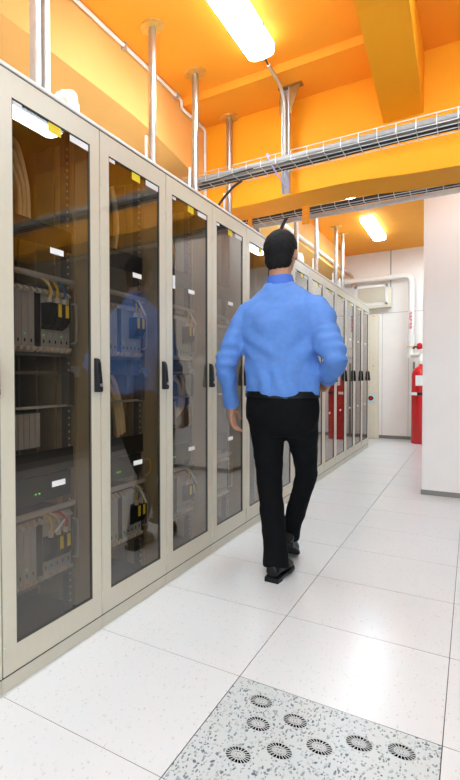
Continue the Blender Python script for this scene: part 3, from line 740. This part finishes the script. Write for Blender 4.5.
tag(MB().tube([(0.125, 8.69, 2.64), (0.125, 8.69, ZC)], 0.006, 8).make('hanging_wire', BASEB, None, True), 'thin dark vertical wire from the ceiling to the ventilation box', 'wire')
tag(MB().tube(bez([(-0.90, 8.665, 2.97), (-0.62, 8.665, 2.99), (-0.50, 8.665, 2.93), (-0.465, 8.665, 2.82), (-0.465, 8.665, 2.72)], 6), 0.026, 12).make('insulated_pipe', PINK, None, True), 'pinkish insulated pipe bending down beside the ventilation box', 'pipe')

t = thing('gas_pipe', 'white pipe across the far wall, bending down with red lettering', 'pipe', (0.44, 8.58, 1.5))
MB().tube([(-1.0, 8.56, 2.81), (0.30, 8.56, 2.805)]+bez([(0.32, 8.56, 2.805), (0.385, 8.56, 2.79), (0.43, 8.56, 2.745), (0.443, 8.56, 2.68)], 5)+[(0.443, 8.56, 1.46)], 0.044, 16).make('pipe_run', WHITE_PL, t, True)
MB().tube([(0.443, 8.56, 1.66), (0.443, 8.56, 1.78)], 0.056, 16).make('coupling', WHITE_PL, t, True)
MB().tube([(0.443, 8.56, 1.590), (0.443, 8.56, 1.602)], 0.064, 16).make('orange_ring', BRASS, t, True)
MB().tube([(0.443, 8.56, 1.41), (0.443, 8.56, 1.49)], 0.054, 16).make('tee_joint', WHITE_PL, t, True)
MB().tube([(0.443, 8.56, 1.45), (0.55, 8.45, 1.45), (0.62, 8.32, 1.45)], 0.04, 14).make('branch_pipe', WHITE_PL, t, True)
# vertical red lettering on the pipe: strokes of five characters on a curved band
rp = MB(); zc = 2.195
for q in range(5):
    for (aa, bz0, bz1, aw) in ((0.0, 0.0, 0.05, 0.010), (-0.012, 0.038, 0.046, 0.034), (-0.012, 0.018, 0.025, 0.034), (-0.012, 0.0, 0.006, 0.034), (0.013, 0.004, 0.046, 0.008)):
        if (q+int(bz0*1000)) % 3 == 2 and aw > 0.02: continue
        x_ = 0.443+aa; rp.box((x_-aw/2, 8.5135, zc-0.06*q-0.055+bz0), (x_+aw/2, 8.5155+0.004, zc-0.06*q-0.055+bz1))
rp.make('red_lettering', REDPRINT, t)

t = thing('gas_cylinder', 'tall red fire suppression cylinder half hidden behind the right pillar', 'cylinder', (0.622, 8.2, 0))
cx, cy = 0.622, 8.2
MB().lathe([(0.13, 0.0), (0.138, 0.012), (0.138, 1.10), (0.130, 1.16), (0.105, 1.215), (0.06, 1.255), (0.035, 1.27), (0.035, 1.30)], (cx, cy, 0), 32).make('tank', RED, t, True)
MB().lathe([(0.139, 0.79), (0.142, 0.792), (0.142, 0.835), (0.139, 0.837)], (cx, cy, 0), 32).make('strap', BLACK, t, True)
MB().box((cx-0.13, cy-0.16, 0.79), (cx-0.05, cy-0.125, 0.835)).make('strap_plate', PAPER, t)
lb = MB(); ring = []
for i in range(9):
    a = math.radians(-122+i*9); ring.append((cx+0.1395*math.cos(a), cy+0.1395*math.sin(a)))
lb.add([(x, y, 0.945) for x, y in ring]+[(x, y, 1.11) for x, y in ring], [(i, i+1, 10+i, 9+i) for i in range(8)])
lb.make('paper_label', PAPER, t)
MB().lathe([(0.04, 1.29), (0.045, 1.31), (0.045, 1.40), (0.03, 1.42), (0.03, 1.48), (0.045, 1.49), (0.045, 1.53), (0.01, 1.54)], (cx, cy, 0), 20).make('valve', WHITE_PL, t, True)
MB().lathe([(0.03, 1.535), (0.04, 1.55), (0.035, 1.62), (0.01, 1.64)], (cx-0.03, cy, 0), 16).make('valve_cap', RED, t, True)
MB().tube(bez([(cx-0.03, cy-0.02, 1.56), (cx-0.09, cy-0.03, 1.575), (cx-0.115, cy-0.03, 1.54)], 6), 0.012, 8).make('release_hose', BLACK, t, True)
tag(MB().box((0.47, 8.60, 0.0), (0.50, 8.64, 1.34)).make('cylinder_rail', BASEB), 'dark upright rail standing behind the red cylinder', 'rail')

# ------------------------------------------------------------------ the walking man
def remeshed(mb, name, material, parent, voxel, smooth=6, disp=0.0, dscale=0.1, fac=0.5):
    me = bpy.data.meshes.new(name); me.from_pydata(mb.v, [], mb.f); me.update()
    bm = bmesh.new(); bm.from_mesh(me); bmesh.ops.recalc_face_normals(bm, faces=bm.faces); bm.to_mesh(me); bm.free()
    o = bpy.data.objects.new(name, me); COL.objects.link(o)
    r = o.modifiers.new('r', 'REMESH'); r.mode = 'VOXEL'; r.voxel_size = voxel
    if smooth:
        s = o.modifiers.new('s', 'SMOOTH'); s.iterations = smooth; s.factor = fac
    if disp:
        tx = bpy.data.textures.new(name+'_folds', 'CLOUDS'); tx.noise_scale = dscale; tx.noise_depth = 2
        d = o.modifiers.new('d', 'DISPLACE'); d.texture = tx; d.strength = disp; d.mid_level = 0.5
        s = o.modifiers.new('s2', 'SMOOTH'); s.iterations = 2
    dg = bpy.context.evaluated_depsgraph_get()
    ne = bpy.data.meshes.new_from_object(o.evaluated_get(dg))
    o.modifiers.clear(); o.data = ne; ne.name = name; bpy.data.meshes.remove(me)
    ne.materials.clear(); ne.materials.append(material)
    for p in ne.polygons: p.use_smooth = True
    if parent is not None: o.parent = parent; o.matrix_parent_inverse = parent_inv(parent)
    return o
man = thing('person', 'man in blue shirt and black trousers walking away down the aisle', 'person', (0.46, 1.05, 0))
HC = Vector((0.440, 1.10, 1.765))
hipL, hipR = Vector((.375, 1.06, .91)), Vector((.548, 1.07, .91))
knL, anL = Vector((.380, 1.10, .50)), Vector((.440, 1.03, .095))
knR, anR = Vector((.545, 1.23, .545)), Vector((.418, 1.36, .165))
shL, elL, wrL = Vector((.262, 1.05, 1.430)), Vector((.168, .995, 1.18)), Vector((.152, 1.12, .935))
shR, elR, wrR = Vector((.640, 1.05, 1.425)), Vector((.742, .955, 1.175)), Vector((.665, 1.17, 1.085))
def L(a, b, t): return a.lerp(b, t)
# --- body: one surface from crown to ankle, with hands and face
b = MB()
b.ball(HC+Vector((0, -0.008, 0.02)), (0.075, 0.095, 0.098), 24, 16)
b.ball(HC+Vector((0, 0.03, -0.045)), (0.058, 0.064, 0.072), 20, 12)
b.ball(HC+Vector((0, 0.062, -0.095)), (0.026, 0.022, 0.02), 12, 8)       # chin
b.tube([HC+Vector((0, 0.082, 0.015)), HC+Vector((0, 0.098, -0.01)), HC+Vector((0, 0.113, -0.032)), HC+Vector((0, 0.092, -0.04))], [0.008, 0.010, 0.014, 0.012], 10)  # nose
for s in (-1, 1):
    b.ball(HC+Vector((s*0.079, -0.005, -0.012)), (0.010, 0.020, 0.032), 12, 8)   # ears
    b.ball(HC+Vector((s*0.030, 0.080, 0.028)), (0.022, 0.012, 0.008), 10, 6)     # brow
    b.ball(HC+Vector((s*0.038, 0.066, -0.030)), (0.020, 0.020, 0.020), 10, 6)    # cheek
b.ball(HC+Vector((0, 0.086, -0.062)), (0.022, 0.010, 0.010), 10, 6)              # mouth
b.tube([HC+Vector((0, -0.02, -0.06)), (0.445, 1.06, 1.62), (0.450, 1.05, 1.54)], [0.056, 0.055, 0.062], 18)
b.rings([((.455, 1.05, .84), .16, .10), ((.457, 1.05, .98), .165, .10), ((.456, 1.05, 1.14), .155, .09), ((.453, 1.05, 1.32), .175, .10), ((.451, 1.05, 1.44), .18, .095), ((.451, 1.05, 1.52), .13, .075), ((.449, 1.05, 1.56), .07, .06)], 24)
for h_, k_, a_ in ((hipL, knL, anL), (hipR, knR, anR)):
    b.tube([h_+Vector((0, 0, .05)), L(h_, k_, .4), k_, L(k_, a_, .35), L(k_, a_, .8), a_], [.08, .07, .05, .05, .036, .034], 14)
for a_, e_, w_ in ((shL, elL, wrL), (shR, elR, wrR)):
    b.tube([a_, L(a_, e_, .45), e_, L(e_, w_, .35), w_], [.05, .044, .036, .037, .025], 14)
def hand(b, wr, dirv, back, side):
    # dirv: wrist -> knuckles, back: out of the back of the hand, side: towards the thumb
    d = dirv.normalized(); k = (back-d*back.dot(d)).normalized(); s = d.cross(k); s = s if s.dot(side) > 0 else -s
    def P(a, c, e): return wr+d*a+s*c+k*e
    b.tube([P(-.02, 0, 0), P(.01, 0, 0)], [.025, .025], 14)
    for c in (-.027, -.009, .009, .027):
        b.tube([P(0.0, c*.6, 0), P(.04, c*.9, .002), P(.085, c, 0)], [.013, .0125, .0105], 10)
    ln = {-.027: .060, -.009: .074, .009: .080, .027: .072}
    for i, c in enumerate((-.027, -.009, .009, .027)):
        l = ln[c]; cu = .30+.10*(3-i)
        p0 = P(.083, c*1.05, 0)
        d1 = (d*math.cos(cu*.8)-k*math.sin(cu*.8)); d2 = (d*math.cos(cu*1.9)-k*math.sin(cu*1.9)); d3 = (d*math.cos(cu*2.7)-k*math.sin(cu*2.7))
        sp = s*c*0.10
        p1 = p0+d1*l*.45+sp; p2 = p1+d2*l*.32; p3 = p2+d3*l*.25
        b.tube([p0, p1, p2, p3], [.0098, .0092, .0083, .0068], 10)
    t0 = P(.022, .022, -.004); t1 = t0+(d*.55+s*.75-k*.25).normalized()*.036; t2 = t1+(d*.85+s*.35-k*.3).normalized()*.030; t3 = t2+(d*.95+s*.05-k*.3).normalized()*.022
    b.tube([t0, t1, t2, t3], [.014, .0115, .0100, .0078], 10)
hand(b, wrL+(wrL-elL).normalized()*.03, Vector((-.02, .30, -1)), Vector((-1, -.15, 0.1)), Vector((0.2, 1, 0.2)))
hand(b, wrR+(wrR-elR).normalized()*.03, Vector((-.25, .9, -.2)), Vector((1, .35, .25)), Vector((0, .2, 1)))
body = remeshed(b, 'body', SKIN, man, 0.0046, 3, fac=0.4)
for s in (-1, 1):
    e = MB().ball(HC+Vector((s*0.031, 0.079, 0.010)), 0.0115, 12, 8).make('eye', EYEW, man, True)
    MB().ball(HC+Vector((s*0.031, 0.0885, 0.010)), (0.0055, 0.003, 0.0055), 10, 6).make('iris', BLACK, e, True)
    MB().tube([HC+Vector((s*0.014, 0.094, 0.032)), HC+Vector((s*0.032, 0.092, 0.037)), HC+Vector((s*0.048, 0.082, 0.032))], [.003, .004, .002], 6).make('eyebrow', HAIRM, man, True)
MB().tube([HC+Vector((-0.022, 0.092, -0.062)), HC+Vector((0, 0.0965, -0.061)), HC+Vector((0.022, 0.092, -0.062))], [.002, .0045, .002], 8).make('lips', LIP, man, True)
# --- hair: short, full at the crown, tapering to the nape
hm = MB()
hm.ball(HC+Vector((0, -0.018, 0.030)), (0.086, 0.104, 0.103), 28, 18)
hm.ball(HC+Vector((0, -0.048, -0.028)), (0.072, 0.066, 0.078), 20, 12)
hm.ball(HC+Vector((0, 0.045, 0.085)), (0.062, 0.050, 0.040), 18, 10)
hair = remeshed(hm, 'hair', HAIRM, man, 0.006, 2, disp=0.010, dscale=0.018)
bm = bmesh.new(); bm.from_mesh(hair.data)      # keep face and ears free of hair
kill = []
for v in bm.verts:
    q = hair.matrix_parent_inverse.inverted() @ v.co if False else v.co
    d = Vector(q)-HC
    if (d.y > 0.055 and d.z < 0.055) or (d.y > 0.02 and d.z < 0.0) or (abs(d.x) > 0.062 and -0.03 < d.y < 0.03 and d.z < 0.012) or d.z < -0.092: kill.append(v)
bmesh.ops.delete(bm, geom=kill, context='VERTS'); bm.to_mesh(hair.data); bm.free()
sd = hair.modifiers.new('thick', 'SOLIDIFY'); sd.thickness = 0.006; sd.offset = -1
# --- shirt
s_ = MB()
s_.rings([((.458, 1.055, .975), .178, .118), ((.458, 1.05, 1.005), .196, .132), ((.457, 1.048, 1.06), .196, .132), ((.455, 1.045, 1.16), .188, .122), ((.453, 1.04, 1.28), .199, .126), ((.452, 1.04, 1.38), .212, .128), ((.451, 1.045, 1.46), .214, .116), ((.451, 1.05, 1.515), .178, .098), ((.450, 1.052, 1.56), .125, .082), ((.448, 1.054, 1.59), .082, .070), ((.446, 1.056, 1.61), .066, .062)], 32)
for a_, e_, w_ in ((shL, elL, wrL), (shR, elR, wrR)):
    s_.tube([a_+Vector((0.07 if a_ is shL else -0.07, 0, 0.055)), a_+Vector((0.02 if a_ is shL else -0.02, 0, 0.022)), L(a_, e_, .12), L(a_, e_, .35), L(a_, e_, .7), e_, L(e_, w_, .25), L(e_, w_, .7), L(e_, w_, .97)], [.060, .074, .078, .072, .064, .060, .058, .050, .044], 20)
shirt = remeshed(s_, 'shirt', SHIRT, man, 0.009, 14, disp=0.028, dscale=0.11)
# cloth folds: soft diagonal pulls on the back, gathers above the belt and at the elbows
from mathutils import noise as mnoise
sm = shirt.data
nrm = [v.normal.copy() for v in sm.vertices]
for v, nv in zip(sm.vertices, nrm):
    x, y, z = v.co; dx = x-0.452
    q = 1.6*mnoise.noise(Vector((x*5, y*5, z*5)))
    armz = abs(dx) > 0.205 and z < 1.36
    if armz:
        f = 0.0045*math.sin(95*z+30*y+3*q)*math.exp(-((z-1.19)/0.14)**2)
    else:
        hem = max(0.0, min(1.0, (z-0.995)/0.05)); low = hem*math.exp(-((z-1.07)/0.09)**2)
        f = 0.0055*low*math.sin(62*dx+9*(z-1.0)+2.2*q)
        f += 0.0050*math.exp(-((z-1.27)/0.13)**2)*math.sin(46*(z-0.75*abs(dx))+2.6*q)
        f += 0.0045*math.exp(-((abs(dx)-0.16)/0.05)**2)*math.exp(-((z-1.40)/0.12)**2)*math.sin(70*(abs(dx)+0.35*z)+q)
    v.co += nv*f
sm.update()
MB().rings([((.447, 1.053, 1.590), .076, .070), ((.445, 1.056, 1.640), .065, .063), ((.445, 1.057, 1.640), .059, .057), ((.447, 1.055, 1.590), .064, .060)], 28, cap=False).make('collar', COLLAR, man, True)
for e_, w_ in ((elL, wrL), (elR, wrR)):
    MB().tube([L(e_, w_, .84), L(e_, w_, 1.02)], [.046, .043], 20).make('cuff', SHIRT, man, True)
# --- trousers
tr = MB()
tr.rings([((.460, 1.055, .775), .12, .085), ((.460, 1.053, .82), .172, .118), ((.458, 1.050, .88), .190, .136), ((.458, 1.050, .94), .190, .134), ((.458, 1.052, 1.012), .182, .122)], 32)
tr.tube([hipL+Vector((-.005, 0, .03)), hipL+Vector((0, 0, -.06)), L(hipL, knL, .5), knL, L(knL, anL, .4), L(knL, anL, .8), anL+Vector((0, -.01, -.035))], [.096, .097, .082, .068, .064, .064, .070], 22)
tr.tube([hipR+Vector((.005, 0, .03)), hipR+Vector((0, 0, -.06)), L(hipR, knR, .5), knR, L(knR, anR, .4), L(knR, anR, .8), anR+Vector((0, -.01, -.03))], [.094, .092, .074, .058, .054, .053, .058], 22)
trs = remeshed(tr, 'trousers', TROUS, man, 0.009, 14, disp=0.012, dscale=0.07)
MB().rings([((.458, 1.051, .985), .193, .132), ((.458, 1.051, 1.020), .193, .132)], 32).make('belt', LEATHER, man, True)
# --- shoes
def shoe(an, heel_z, pitch_, yawv):
    t_ = MB()
    c, s = math.cos(pitch_), math.sin(pitch_); cy_, sy_ = math.cos(yawv), math.sin(yawv)
    def T(p):
        x, y, z = p
        y2, z2 = y*c-z*s, y*s+z*c
        return Vector((an.x+x*cy_-y2*sy_, an.y+x*sy_+y2*cy_, an.z+z2))
    up_ = MB(); sole = MB()
    sec = [(-.075, .030, -.010, .060), (-.05, .036, .0, .078), (0, .037, .0, .09), (.05, .040, .0, .070), (.10, .046, .0, .052), (.15, .044, .0, .045), (.19, .030, .0, .034), (.205, .012, 0, .022)]
    rows = []
    n = 16
    for (y, hw, zz, hgt) in sec:
        for j in range(n):
            a = 2*PI*j/n
            zloc = -0.072 + (hgt*0.5+hgt*0.5*math.sin(a))
            rows.append(T((hw*math.cos(a), y, zloc)))
    k = len(sec)
    fs = [(i*n+j, i*n+(j+1) % n, (i+1)*n+(j+1) % n, (i+1)*n+j) for i in range(k-1) for j in range(n)]+[tuple(range(n))[::-1], tuple(range((k-1)*n, k*n))]
    up_.add(rows, fs)
    up_.ball(T((0, -.01, 0.0)), (.040, .045, .045), 14, 8)
    sh = remeshed(up_, 'shoe', LEATHER, man, 0.006, 3)
    out = [(-.036, -.08), (.036, -.08), (.040, -.02), (.040, .04), (.050, .10), (.046, .16), (.030, .20), (-.030, .20), (-.046, .16), (-.050, .10), (-.040, .04), (-.040, -.02)]
    nn = len(out); vv = [T((x, y, -.072)) for x, y in out]+[T((x, y, -.082)) for x, y in out]
    sole.add(vv, [tuple(range(nn)), tuple(range(nn, 2*nn))]+[(i, (i+1) % nn, nn+(i+1) % nn, nn+i) for i in range(nn)])
    hb = [(-.036, -.082), (.036, -.082), (.038, -.02), (-.038, -.02)]
    vv = [T((x, y, -.080)) for x, y in hb]+[T((x, y, -.096)) for x, y in hb]
    sole.add(vv, [(0,1,2,3),(4,5,6,7),(0,1,5,4),(1,2,6,5),(2,3,7,6),(3,0,4,7)])
    sole.make('sole', BLACK, sh)
shoe(Vector((anL.x, anL.y, .096)), 0, 0.0, -0.05)
shoe(anR+Vector((0, 0, .0)), 0, -0.5, 0.12)
